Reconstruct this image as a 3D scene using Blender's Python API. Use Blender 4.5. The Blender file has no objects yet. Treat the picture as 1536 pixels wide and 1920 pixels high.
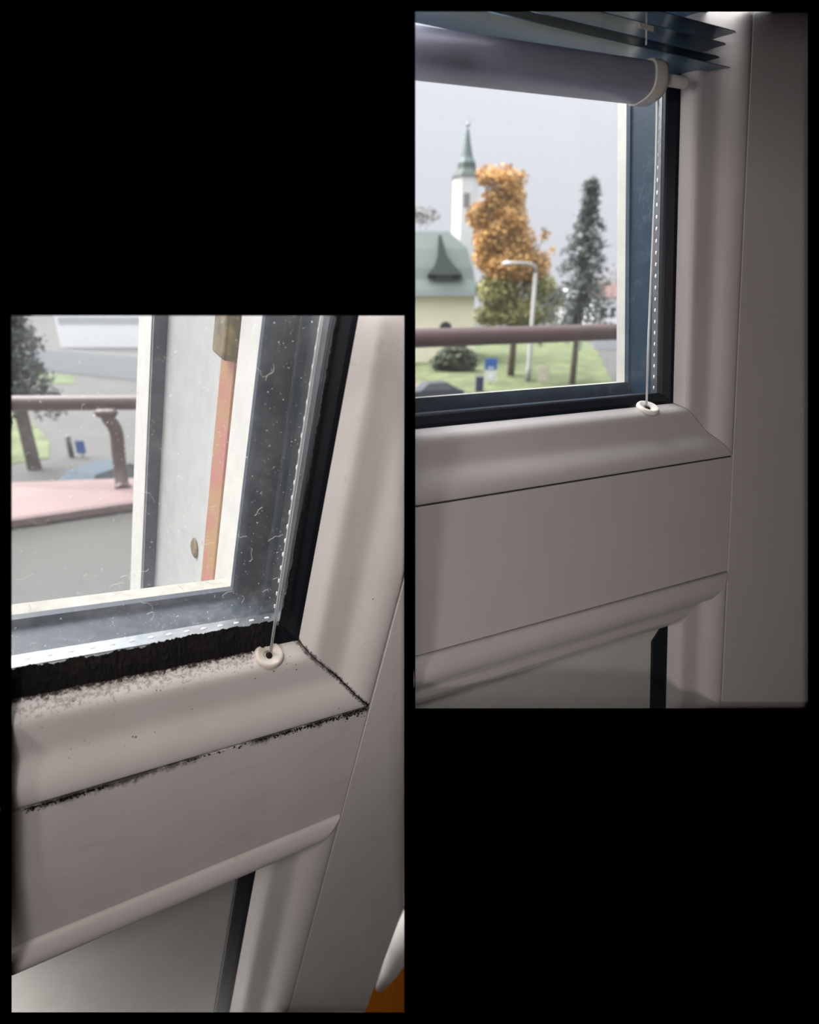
import bpy, bmesh, math, random
from mathutils import Vector, Matrix, noise
from mathutils.geometry import delaunay_2d_cdt

sc = bpy.context.scene
random.seed(4)
# ------------------------------------------------------------------ camera, world, lamps, exposure
F = 1065.0                                   # focal length in pixels of the 1536 x 1920 frame
PITCH = math.radians(20.6)
EYE = Vector((0, 0, 7.0))                    # third floor, above the street (ground at z = 0)
K = Matrix(((1, 0, 0), (0, math.cos(PITCH), math.sin(PITCH)), (0, -math.sin(PITCH), math.cos(PITCH))))  # (right, forward, up) -> world
cd = bpy.data.cameras.new('camera'); cam = bpy.data.objects.new('camera', cd); sc.collection.objects.link(cam)
cd.sensor_fit = 'VERTICAL'; cd.sensor_height = 24.0; cd.lens = 24.0 * F / 1920.0
cd.clip_start = 0.01; cd.clip_end = 1500
cd.dof.use_dof = True; cd.dof.focus_distance = 0.275; cd.dof.aperture_fstop = cd.lens / 2.05
cam.location = EYE; cam.rotation_euler = (math.pi / 2 - PITCH, 0, 0)
sc.camera = cam
sc.view_settings.view_transform = 'Standard'; sc.view_settings.look = 'None'
sc.view_settings.exposure = 0.0; sc.view_settings.gamma = 1.0; sc.view_settings.use_curve_mapping = False

w = bpy.data.worlds.new('overcast_sky'); sc.world = w; w.use_nodes = True
nt = w.node_tree; nt.nodes.clear()
out = nt.nodes.new('ShaderNodeOutputWorld'); bg = nt.nodes.new('ShaderNodeBackground')
tc = nt.nodes.new('ShaderNodeTexCoord'); sep = nt.nodes.new('ShaderNodeSeparateXYZ')
mr = nt.nodes.new('ShaderNodeMapRange'); mr.inputs['From Min'].default_value = 0.0; mr.inputs['From Max'].default_value = 0.34
mx = nt.nodes.new('ShaderNodeMix'); mx.data_type = 'RGBA'
mx.inputs[6].default_value = (0.72, 0.735, 0.79, 1); mx.inputs[7].default_value = (0.90, 0.93, 1.0, 1)
nt.links.new(tc.outputs['Generated'], sep.inputs[0]); nt.links.new(sep.outputs['Z'], mr.inputs['Value'])
nt.links.new(mr.outputs[0], mx.inputs[0]); nt.links.new(mx.outputs[2], bg.inputs['Color'])
# overcast sky: the zenith is about three times as bright as the horizon
zen = nt.nodes.new('ShaderNodeMapRange'); zen.interpolation_type = 'SMOOTHSTEP'
for k, v in (('From Min', .42), ('From Max', .95), ('To Min', 1.0), ('To Max', 4.4)): zen.inputs[k].default_value = v
nt.links.new(sep.outputs['Z'], zen.inputs['Value']); nt.links.new(zen.outputs[0], bg.inputs['Strength'])
nt.links.new(bg.outputs[0], out.inputs['Surface'])

def cam2w(v): return EYE + K @ Vector(v)
def area(name, pos, target, size, power, col):
    l = bpy.data.lights.new(name, 'AREA'); l.size = size; l.energy = power; l.color = col
    o = bpy.data.objects.new(name, l); sc.collection.objects.link(o)
    p = Vector(pos); o.location = p
    o.rotation_euler = (Vector(target) - p).to_track_quat('-Z', 'Y').to_euler()
def spot(name, off, tgt, power, deg, soft, col):
    l = bpy.data.lights.new(name, 'SPOT'); l.energy = power; l.spot_size = math.radians(deg); l.spot_blend = .6; l.shadow_soft_size = soft; l.color = col
    o = bpy.data.objects.new(name, l); sc.collection.objects.link(o); o.location = EYE + Vector(off)
    o.rotation_euler = (Vector(tgt) - Vector(off)).to_track_quat('-Z', 'Y').to_euler()
area('room_fill', (0.0, -2.05, 7.2), (0.0, 0.2, 6.95), 2.4, 2.5, (1.0, 0.90, 0.86))  # added broad fill light from the back of the room, no real source
area('eye_fill', cam2w((0, -.35, .02)), cam2w((0, .25, 0)), .32, .55, (1, .875, .845))  # added fill light just behind the eye, evens out both doors
spot('high_fill', (.12, -.65, 1.0), (-.13, .27, -.24), 15, 21, .12, (1, .95, .92))  # added spot from above, brightens the dirty door
spot('left_fill', (-.5, -.6, -.12), (.20, .3, .02), 9, 36, .08, (1, .92, .89))  # added spot from the left, brightens the clean door's stile
sl = bpy.data.lights.new('veiled_sun', 'SUN'); sl.energy = 11.5; sl.angle = math.radians(60); sl.color = (1.0, .98, .95)
so = bpy.data.objects.new('veiled_sun', sl); sc.collection.objects.link(so); so.rotation_euler = Vector((-.6, .25, .77)).to_track_quat('Z', 'Y').to_euler()
# ------------------------------------------------------------------ materials
MATS = {}
def nodes_of(name):
    m = bpy.data.materials.new(name); m.use_nodes = True; m.node_tree.nodes.clear(); MATS[name] = m
    return m, m.node_tree
class NB:
    """tiny node graph helper"""
    def __init__(s, name):
        s.m, s.t = nodes_of(name); s.tc = s.t.nodes.new('ShaderNodeTexCoord')
        s.out = s.t.nodes.new('ShaderNodeOutputMaterial')
    def N(s, kind, **kw):
        n = s.t.nodes.new(kind)
        for k, v in kw.items(): setattr(n, k, v)
        return n
    def put(s, sock, v):
        if hasattr(v, 'is_output'): s.t.links.new(v, sock)
        elif isinstance(v, (tuple, list)): sock.default_value = (*v, 1)[:4] if len(sock.default_value) == 4 else v
        else: sock.default_value = v
    def noise(s, scale, detail=4, rough=.6, vec=None, stretch=None, space='Object'):
        v = s.tc.outputs[space] if vec is None else vec
        if stretch:
            mp = s.N('ShaderNodeMapping'); s.put(mp.inputs['Vector'], v); mp.inputs['Scale'].default_value = stretch; v = mp.outputs[0]
        n = s.N('ShaderNodeTexNoise'); s.put(n.inputs['Vector'], v)
        n.inputs['Scale'].default_value = scale; n.inputs['Detail'].default_value = detail; n.inputs['Roughness'].default_value = rough
        return n.outputs['Fac']
    def xyz(s):
        q = s.N('ShaderNodeSeparateXYZ'); s.t.links.new(s.tc.outputs['Object'], q.inputs[0]); return q.outputs
    def math(s, op, a, b=0.0):
        n = s.N('ShaderNodeMath', operation=op); s.put(n.inputs[0], a); s.put(n.inputs[1], b); return n.outputs[0]
    def rng(s, v, a, b, c=0.0, d=1.0, smooth=True):
        n = s.N('ShaderNodeMapRange'); n.interpolation_type = 'SMOOTHSTEP' if smooth else 'LINEAR'
        s.put(n.inputs['Value'], v)
        for i, x in zip(('From Min', 'From Max', 'To Min', 'To Max'), (a, b, c, d)): s.put(n.inputs[i], x)
        return n.outputs[0]
    def mix(s, f, a, b):
        n = s.N('ShaderNodeMix', data_type='RGBA'); s.put(n.inputs[0], f); s.put(n.inputs[6], a); s.put(n.inputs[7], b); return n.outputs[2]
    def bump(s, h, strength, dist):
        n = s.N('ShaderNodeBump'); s.put(n.inputs['Height'], h); n.inputs['Strength'].default_value = strength; n.inputs['Distance'].default_value = dist
        return n.outputs[0]
    def pbr(s, col, rough=.5, metal=0.0, spec=.5, normal=None, **kw):
        n = s.N('ShaderNodeBsdfPrincipled'); s.put(n.inputs['Base Color'], col); s.put(n.inputs['Roughness'], rough)
        s.put(n.inputs['Metallic'], metal); n.inputs['Specular IOR Level'].default_value = spec
        if normal is not None: s.put(n.inputs['Normal'], normal)
        for k, v in kw.items(): s.put(n.inputs[k.replace('_', ' ')], v)
        s.t.links.new(n.outputs[0], s.out.inputs['Surface']); return n

def plain(name, col, rough=.6, metal=0.0, spec=.4, var=.06, scale=6, bump=0.0):
    b = NB(name); n = b.noise(scale, 3)
    c = b.mix(b.rng(n, .3, .7), tuple(x * (1 - var) for x in col), tuple(min(1, x * (1 + var)) for x in col))
    b.pbr(c, rough, metal, spec, normal=b.bump(n, bump, .01) if bump else None)
    return b.m
PVC_DIMMED = (0.52, 0.495, 0.49)  # clean door's white, darkened in the colour to stand for dimmer light
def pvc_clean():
    b = NB('white_pvc_dimmed'); n = b.noise(3, 3); f = b.noise(60, 3)
    c = b.mix(b.rng(n, .35, .7), PVC_DIMMED, (.505, .48, .475))
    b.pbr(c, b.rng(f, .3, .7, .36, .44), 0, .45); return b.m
pvc_clean()
def pvc_dirty(name, kind):
    b = NB(name); x, y, z = b.xyz()
    c = b.mix(b.rng(b.noise(2.5, 4), .35, .7), (.86, .825, .80), (.82, .785, .755))
    fine = b.noise(52, 6, .8); spk = b.noise(24, 3, .5); big = b.noise(5, 4, .6)
    brown = (.13, .075, .045); black = (.012, .009, .009)
    if kind == 'ledge':        # dust thickest next to the gasket, grime in the lower seam
        near = b.math('MULTIPLY', b.rng(z, .375, .475), b.rng(x, -.50, -.62))
        m1 = b.rng(b.math('ADD', b.math('ADD', fine, b.math('MULTIPLY', big, .35)), b.math('MULTIPLY', near, .22)), .80, .93)
        m1 = b.math('MULTIPLY', m1, b.rng(z, .34, .40))
        c = b.mix(b.math('MULTIPLY', m1, .62), c, (.24, .155, .10))
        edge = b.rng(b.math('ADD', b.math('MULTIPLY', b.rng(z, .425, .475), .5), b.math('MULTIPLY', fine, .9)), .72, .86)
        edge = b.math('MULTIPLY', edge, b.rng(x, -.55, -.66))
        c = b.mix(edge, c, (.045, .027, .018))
        spots = b.rng(spk, .74, .77); c = b.mix(b.math('MULTIPLY', spots, .85), c, brown)
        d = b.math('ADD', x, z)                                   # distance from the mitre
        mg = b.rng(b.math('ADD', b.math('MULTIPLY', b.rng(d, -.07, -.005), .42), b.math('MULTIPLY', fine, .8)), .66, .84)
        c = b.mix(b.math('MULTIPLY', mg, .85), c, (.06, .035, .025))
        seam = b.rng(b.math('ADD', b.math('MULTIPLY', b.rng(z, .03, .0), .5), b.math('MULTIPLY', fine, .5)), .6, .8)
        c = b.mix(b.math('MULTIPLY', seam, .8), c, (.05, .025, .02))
    elif kind == 'rail':       # soot creeping down from the seam, faint smudges
        st = b.noise(7, 5, .75, stretch=(1, 1, .35))
        g = b.math('ADD', b.rng(z, -.16, -.0, 0, .52, False), b.math('MULTIPLY', st, .62))
        g = b.math('ADD', g, b.math('MULTIPLY', b.math('SUBTRACT', fine, .5), .3))
        patch = b.rng(b.noise(1.7, 2, .5, stretch=(1, .01, .01)), .36, .56, .0, .17)
        m = b.rng(b.math('ADD', g, patch), .80, .98)
        c = b.mix(b.math('MULTIPLY', m, .9), c, (.03, .018, .016))
        sm = b.rng(b.noise(4, 5, .6, stretch=(.6, 1, 1.6)), .56, .68); c = b.mix(b.math('MULTIPLY', sm, .10), c, (.35, .33, .32))
        spots = b.rng(spk, .765, .785); c = b.mix(b.math('MULTIPLY', spots, .8), c, brown)
        low = b.rng(b.math('ADD', b.math('MULTIPLY', b.rng(z, -.975, -1.0), .4), b.math('MULTIPLY', fine, .5)), .55, .75)
        c = b.mix(b.math('MULTIPLY', low, .5), c, (.2, .15, .13))
    else:
        spots = b.rng(spk, .75, .78); c = b.mix(b.math('MULTIPLY', spots, .7), c, brown)
        sm = b.rng(b.noise(9, 6, .7), .58, .72); c = b.mix(b.math('MULTIPLY', sm, .22), c, (.42, .38, .34))
        if kind == 'side':
            d = b.math('ADD', x, z)
            mg = b.rng(b.math('ADD', b.math('MULTIPLY', b.rng(d, .07, .0), .42), b.math('MULTIPLY', fine, .8)), .70, .86)
            c = b.mix(b.math('MULTIPLY', mg, .85), c, (.05, .03, .025))
    b.pbr(c, b.rng(fine, .3, .7, .36, .5), 0, .42)
    return b.m
for nm, kd in (('pvc_ledge_dirty', 'ledge'), ('pvc_rail_dirty', 'rail'), ('pvc_side_dirty', 'side'), ('pvc_soiled', 'plain')): pvc_dirty(nm, kd)

def glass_mat(name, dirt):
    b = NB(name)
    tr = b.N('ShaderNodeBsdfTransparent'); tr.inputs[0].default_value = (.985, .99, .992, 1)
    gl = b.N('ShaderNodeBsdfGlossy'); gl.inputs['Roughness'].default_value = .03
    fr = b.N('ShaderNodeFresnel'); fr.inputs['IOR'].default_value = 1.45
    m1 = b.N('ShaderNodeMixShader'); b.put(m1.inputs[0], b.math('MULTIPLY', fr.outputs[0], .9))
    b.t.links.new(tr.outputs[0], m1.inputs[1]); b.t.links.new(gl.outputs[0], m1.inputs[2])
    dt = b.N('ShaderNodeBsdfDiffuse'); dt.inputs[0].default_value = (.8, .8, .8, 1)
    tl = b.N('ShaderNodeBsdfTranslucent'); tl.inputs[0].default_value = (.85, .86, .88, 1)
    ms = b.N('ShaderNodeMixShader'); ms.inputs[0].default_value = .5
    b.t.links.new(dt.outputs[0], ms.inputs[1]); b.t.links.new(tl.outputs[0], ms.inputs[2])
    x, y, z = b.xyz()
    sp = b.rng(b.noise(95, 2, .5), .70, .76); film = b.rng(b.noise(3, 5, .7), .35, .8)
    low = b.rng(z, .95, .55)
    fib = b.rng(b.noise(26, 6, .9), .70, .76)
    d = b.math('ADD', b.math('MULTIPLY', sp, .55 * dirt), b.math('MULTIPLY', film, .05 * dirt))
    d = b.math('ADD', d, b.math('MULTIPLY', b.math('MULTIPLY', low, b.rng(b.noise(18, 6, .8), .4, .75)), .16 * dirt))
    d = b.math('ADD', d, b.math('MULTIPLY', fib, .25 * dirt)); d = b.math('ADD', d, .012 + .03 * dirt)
    m2 = b.N('ShaderNodeMixShader'); b.put(m2.inputs[0], d)
    b.t.links.new(m1.outputs[0], m2.inputs[1]); b.t.links.new(ms.outputs[0], m2.inputs[2])
    b.t.links.new(m2.outputs[0], b.out.inputs['Surface']); return b.m
glass_mat('clean_glass', .12); glass_mat('dusty_glass', 1.0)

def wear(name, base, dust, amount, rough=.5):
    b = NB(name); n = b.noise(30, 6, .8); l = b.noise(6, 4, .6)
    m = b.rng(b.math('ADD', b.math('MULTIPLY', n, .6), b.math('MULTIPLY', l, .5)), .62 - amount * .15, .85)
    b.pbr(b.mix(b.math('MULTIPLY', m, min(1, amount)), base, dust), rough, 0, .35); return b.m
wear('black_rubber', (.006, .008, .013), (.03, .034, .042), .5, .4)
wear('outer_seal', (.012, .030, .052), (.11, .15, .18), .6, .35)
wear('outer_seal_dusty', (.009, .018, .034), (.10, .115, .14), .7, .45)
wear('mould', (.006, .005, .006), (.06, .038, .026), .6, .95); wear('brown_dirt', (.10, .06, .04), (.26, .18, .12), .6, .95)
plain('spacer_metal', (0.212, 0.230, 0.246), .33, .85, .5, .12, 20)
plain('spacer_dot', (.95, .96, .98), .25, .3, .5)
plain('rim_white', (0.451, 0.442, 0.416), .45); plain('frame_grey_white', (0.320, 0.324, 0.320), .5); plain('rim_dusty_dimmed', (0.296, 0.284, 0.248), .7, var=.12, scale=16)
plain('panel_white', (.5, .49, .47), .42, var=.03)
plain('seam_dark', (.025, .018, .018), .9, spec=.1)
plain('aged_plastic', (.78, .72, .62), .5, var=.1, scale=14)
plain('clean_plastic', (.82, .79, .74), .4, var=.04)
plain('soft_cap', (.66, .63, .58), .35)
plain('slat_paint', (.10, .17, .25), .30, 0, .35, .05)
plain('rail_paint', (.36, .37, .48), .38, .2, .5, .04)
b = NB('clear_cord'); b.pbr((.9, .92, .93), .2, 0, .6, Transmission_Weight=.35)
b = NB('passivated_zinc')
n1 = b.noise(4, 4, .6); c = b.mix(b.rng(n1, .38, .62), (.33, .19, .075), (.36, .13, .10)); c = b.mix(b.rng(b.noise(45, 3, .6), .66, .72), c, (.7, .55, .42))
b.pbr(c, .42, .25, .5)
plain('latch_brass', (.22, .17, .07), .3, .7, .5, .35, 9)
b = NB('matte_black'); b.pbr((0, 0, 0), 1, 0, 0)
plain('room_wall', (.72, .70, .68), .9); plain('room_ceiling', (.8, .79, .77), .9)
b = NB('orange_laminate'); n1 = b.noise(6, 5, .6, stretch=(8, 1, 1)); b.pbr(b.mix(b.rng(n1, .3, .7), (.013, .0038, .0002), (.017, .005, .0003)), 1.0, 0, 0)

BAY = {-1: (-14, 556, 761, 1934), 1: (776, -14, 1551, 1364)}
# ------------------------------------------------------------------ object helpers
def tag(o, label=None, cat=None, group=None, kind=None):
    for k, v in (('label', label), ('category', cat), ('group', group), ('kind', kind)):
        if v: o[k] = v
    return o
def root(name, loc=(0, 0, 0), **kw):
    o = bpy.data.objects.new(name, None); o.empty_display_size = .02; sc.collection.objects.link(o)
    if isinstance(loc, Matrix): o.matrix_world = loc
    else: o.location = loc
    return tag(o, **kw)
def link(name, bm, mats, parent=None, smooth=False, angle=None, cut=None, **kw):
    """bm -> one mesh object. cut = (matrix, sign): keep one side of the dividing wall"""
    if cut:
        M, sgn = cut; co = M.inverted() @ Vector((sgn * .0009, 0, 0)); no = (M.to_3x3().transposed() @ Vector((sgn, 0, 0))).normalized()
        bmesh.ops.bisect_plane(bm, geom=bm.verts[:] + bm.edges[:] + bm.faces[:], plane_co=co, plane_no=no, clear_inner=True)
        # the leaves are only as large as their bays: trim what would stand behind the partition
        px0, py0, px1, py1 = BAY[sgn]; e = M.inverted() @ EYE
        for a, b_, ins in (((px0, 0), (px0, 999), (px0 + 9, 500)), ((px1, 0), (px1, 999), (px1 - 9, 500)), ((0, py0), (999, py0), (500, py0 + 9)), ((0, py1), (999, py1), (500, py1 - 9))):
            q = [M.inverted() @ (EYE + K @ Vector(((x - 768) / F, 1, -(y - 960) / F))) - e for x, y in (a, b_, ins)]
            nn = q[0].cross(q[1]).normalized(); nn = nn if nn.dot(q[2]) > 0 else -nn
            bmesh.ops.bisect_plane(bm, geom=bm.verts[:] + bm.edges[:] + bm.faces[:], plane_co=e, plane_no=nn, clear_inner=True)
    bmesh.ops.recalc_face_normals(bm, faces=bm.faces[:]) if kw.pop('recalc', True) else None
    me = bpy.data.meshes.new(name); bm.to_mesh(me); bm.free()
    if not isinstance(mats, (list, tuple)): mats = [mats]
    for m in mats: me.materials.append(MATS[m])
    if smooth: me.shade_smooth()
    if angle: me.set_sharp_from_angle(angle=math.radians(angle))
    o = bpy.data.objects.new(name, me); sc.collection.objects.link(o)
    if parent: o.parent = parent
    return tag(o, **kw)
def box(bm, a, b, bevel=0, mi=0):
    x0, y0, z0 = a; x1, y1, z1 = b
    v = [bm.verts.new(p) for p in ((x0, y0, z0), (x1, y0, z0), (x1, y1, z0), (x0, y1, z0), (x0, y0, z1), (x1, y0, z1), (x1, y1, z1), (x0, y1, z1))]
    fs = [bm.faces.new([v[i] for i in q]) for q in ((0, 3, 2, 1), (4, 5, 6, 7), (0, 1, 5, 4), (1, 2, 6, 5), (2, 3, 7, 6), (3, 0, 4, 7))]
    for f in fs: f.material_index = mi
    if bevel:
        es = {e for f in fs for e in f.edges}
        bmesh.ops.bevel(bm, geom=list(es), offset=bevel, segments=2, affect='EDGES', profile=.5)
    return bm
def tube(bm, pts, rad, n=12, cap=True, mi=0, flat=1.0):
    pts = [Vector(p) for p in pts]; rings = []
    rad = rad if isinstance(rad, (list, tuple)) else [rad] * len(pts)
    prev = None
    for i, p in enumerate(pts):
        t = (pts[min(i + 1, len(pts) - 1)] - pts[max(i - 1, 0)]).normalized()
        u = t.orthogonal().normalized() if prev is None else (prev - t * prev.dot(t)).normalized()
        prev = u; v = t.cross(u)
        rings.append([bm.verts.new(p + (u * math.cos(a) + v * math.sin(a) * flat) * rad[i]) for a in (2 * math.pi * k / n for k in range(n))])
    for a, b_ in zip(rings, rings[1:]):
        for k in range(n): bm.faces.new((a[k], a[(k + 1) % n], b_[(k + 1) % n], b_[k])).material_index = mi
    if cap:
        bm.faces.new(rings[0][::-1]).material_index = mi; bm.faces.new(rings[-1]).material_index = mi
    return bm
def loft(bm, rings, closed=True, caps=True, mi=0):
    R = [[bm.verts.new(p) for p in r] for r in rings]; n = len(R[0])
    for a, b_ in zip(R, R[1:]):
        for k in range(n if closed else n - 1): bm.faces.new((a[k], a[(k + 1) % n], b_[(k + 1) % n], b_[k])).material_index = mi
    if caps and closed: bm.faces.new(R[0][::-1]).material_index = mi; bm.faces.new(R[-1]).material_index = mi
    return bm
def lathe(bm, prof, centre=(0, 0, 0), n=24, M=None, mi=0):
    c = Vector(centre); rings = []
    for r, z in prof:
        ring = [Vector((r * math.cos(2 * math.pi * k / n), r * math.sin(2 * math.pi * k / n), z)) for k in range(n)]
        rings.append([c + (M @ q if M else q) for q in ring])
    return loft(bm, rings, True, False, mi)
def smooth_curve(pts, sub=5):
    P = [Vector((*p, 0)) if len(p) == 2 else Vector(p) for p in pts]; o = []
    for i in range(len(P) - 1):
        p0, p1, p2, p3 = P[max(i - 1, 0)], P[i], P[i + 1], P[min(i + 2, len(P) - 1)]
        for k in range(sub):
            t = k / sub
            o.append(.5 * ((2 * p1) + (p2 - p0) * t + (2 * p0 - 5 * p1 + 4 * p2 - p3) * t * t + (3 * p1 - p0 - 3 * p2 + p3) * t ** 3))
    o.append(P[-1]); return o

# ------------------------------------------------------------------ the black partition with its two openings, and the room behind the camera
LQ = [(22, 592, .150), (758, 592, .185), (758, 1898, .525), (22, 1898, .238), (22, 1778, .217), (22, 1650, .206), (22, 1523, .193), (22, 1262, .190)]
RQ = [(779, 22, .172), (1515, 22, .260), (1515, 1328, .351), (779, 1328, .231), (779, 1250, .223), (779, 951, .216), (779, 800, .220)]
RING = [(-24, 546, .146), (740, 546, .172), (775, -24, .165), (1561, -24, .255), (1561, 1374, .348), (800, 1374, .228), (775, 1944, .50), (-24, 1944, .234), (-24, 1400, .186)]
def pxc(px, py, d): return Vector(((px - 768) / F * d, d, -(py - 960) / F * d))          # camera-space point
def partition():
    bm = bmesh.new(); far = [(-14000, -560, .15), (15500, -560, .15), (15500, 16000, .17), (-14000, 16000, .17)]
    allp = LQ + RQ + far + RING; v2 = [Vector((p[0], p[1])) for p in allp]
    ed = []; k0 = 0
    for grp in (LQ, RQ, far, RING):
        ed += [(k0 + i, k0 + (i + 1) % len(grp)) for i in range(len(grp))]; k0 += len(grp)
    vs, es, fs, ov, oe, of = delaunay_2d_cdt(v2, ed, [], 0, 1e-4)
    bk = bmesh.new(); P3 = [allp[ov[i][0]] for i in range(len(vs))]
    V = [bm.verts.new(cam2w(pxc(*p))) for p in P3]; Vb = [bk.verts.new(cam2w(pxc(p[0], p[1], p[2] + .004))) for p in P3]
    for f in fs:
        cx = sum(vs[i].x for i in f) / 3; cy = sum(vs[i].y for i in f) / 3
        if (22 < cx < 758 and 592 < cy < 1898) or (779 < cx < 1515 and 22 < cy < 1328): continue
        bm.faces.new([V[i] for i in f]); bk.faces.new([Vb[i] for i in f])
    t0, t1 = cam2w(pxc(-14000, -560, .15)), cam2w(pxc(15500, -560, .15))      # header leaning back to the ceiling
    for b_, m_ in ((bm, 0), (bk, .004)): b_.faces.new([b_.verts.new(Vector(p) + Vector((0, m_, 0))) for p in (t0, t1, (t1.x, -.15, 8.45), (t0.x, -.15, 8.45))])
    # splayed reveals of the openings
    for q, deep in ((LQ, {2: 1.04}), (RQ, {1: 1.03, 2: 1.03})):
        mx_, my_ = (q[0][0] + q[2][0]) / 2, (q[0][1] + q[2][1]) / 2
        for i in range(len(q)):
            a, b_ = q[i], q[(i + 1) % len(q)]; k = 1.03
            o = lambda p, s: (p[0] + (3 if p[0] > mx_ else -3), p[1] + (3 if p[1] > my_ else -3), p[2] * s)
            bm.faces.new([bm.verts.new(cam2w(pxc(*p))) for p in (a, b_, o(b_, k), o(a, k))])
    return bm, bk
bmA, bmK = partition()
link('wall_front_bounce', bmK, 'room_wall', kind='structure')  # added pale sheet behind the partition, unseen, bounces light onto the doors
wf = link('wall_front', bmA, 'matte_black', kind='structure')
X0, X1, Y0, Y1, Z0, Z1 = -1.5, 1.5, -2.2, .8, 5.68, 8.4
def slab(name, a, b_, m): link(name, box(bmesh.new(), a, b_), m, kind='structure')
slab('wall_left', (X0 - .1, Y0, Z0), (X0, Y1 - .3, Z1), 'room_wall'); slab('wall_right', (X1, Y0, Z0), (X1 + .1, Y1 - .3, Z1), 'room_wall')
slab('wall_back', (X0 - .1, Y0 - .1, Z0), (X1 + .1, Y0, Z1), 'room_wall')
slab('ceiling', (X0 - .1, Y0 - .1, Z1), (X1 + .1, 0, Z1 + .1), 'room_ceiling')
slab('floor', (X0 - .1, Y0 - .1, Z0 - .1), (X1 + .1, Y1 + .25, Z0), 'orange_laminate')

# ------------------------------------------------------------------ the two doors (same construction, one dirty, one cleaned)
def frame_matrix(R, T, H):
    R3 = Matrix(R); M = (K @ R3).to_4x4(); M.translation = EYE + K @ (Vector(T) * H)
    return M @ Matrix.Scale(H, 4)
R_R = ((.90792, -.41316, -.0706), (.39209, .89671, -.20537), (.14816, .15878, .97613)); T_R = (2.68109, 4.70717, .46321)
R_L = ((.81601, -.53182, .22649), (.57537, .70971, -.40653), (.05546, .46205, .88512)); T_L = (-.24575, 3.53100, -1.20698)
MR = frame_matrix(R_R, T_R, .062); ML = frame_matrix(R_L, T_L, .080)

UP = smooth_curve([(.004, .012), (.012, -.002), (.05, -.006), (.10, .004), (.145, .026), (.185, .056), (.215, .076), (.25, .086), (.30, .090), (.345, .093), (.372, .095), (.396, .101), (.414, .113), (.434, .138), (.468, .205)])
LOW = smooth_curve([(.004, .012), (.014, -.014), (.05, -.036), (.10, -.050), (.15, -.046), (.195, -.022), (.228, .02), (.25, .055), (.285, .076), (.33, .086), (.37, .10), (.40, .13), (.43, .16), (.468, .205)])
def bead_bm(curve, pos, far, zs=None, sg=1):
    """mitred glazing bead. pos 'H': along x under the glass, 'V': along z beside it. sg=-1: below the rail"""
    prof = [(p.x, p.y) for p in curve] + [(.468, .30), (.004, .30)]
    g = .0035; near = []; end = []
    for w_, y in prof:
        if pos == 'H':
            near.append((-w_ - g, y, (w_) if sg > 0 else -1 - w_)); end.append((-far, y, (w_) if sg > 0 else -1 - w_))
        else:
            near.append((-w_, y, (w_ + g) if sg > 0 else -1 - w_ - g)); end.append((-w_, y, far))
    n = 24; rings = [[Vector(a).lerp(Vector(b_), (k / n) ** 1.5) for a, b_ in zip(near, end)] for k in range(n + 1)]
    return loft(bmesh.new(), rings)
def jag(s, amp, sc_=14):
    return amp * (noise.noise(Vector((s * sc_, 1.7, 0))) + .6 * noise.noise(Vector((s * sc_ * 3.1, 5.2, 0))) + .5 * noise.noise(Vector((s * sc_ * 8, 3.2, 0))))
def gasket_bm(pos, far, sg=1, wide=.557, inner=.462, y0=.205):
    prof = [(inner, y0 - .004), (inner + .03, y0 + .006), (wide - .012, .245), (wide, .256), (wide, .285), (inner, .285)]
    near, end = [], []
    for w_, y in prof:
        if pos == 'H': near.append((-w_ + .0, y, w_ if sg > 0 else -1 - w_)); end.append((-far, y, w_ if sg > 0 else -1 - w_))
        else: near.append((-w_, y, w_ if sg > 0 else -1 - w_)); end.append((-w_, y, far))
    return loft(bmesh.new(), [near, end])
def sheet(x0, x1, z0, z1, y):
    bm = bmesh.new(); bm.faces.new([bm.verts.new(p) for p in ((x0, y, z0), (x1, y, z0), (x1, y, z1), (x0, y, z1))]); return bm
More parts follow.
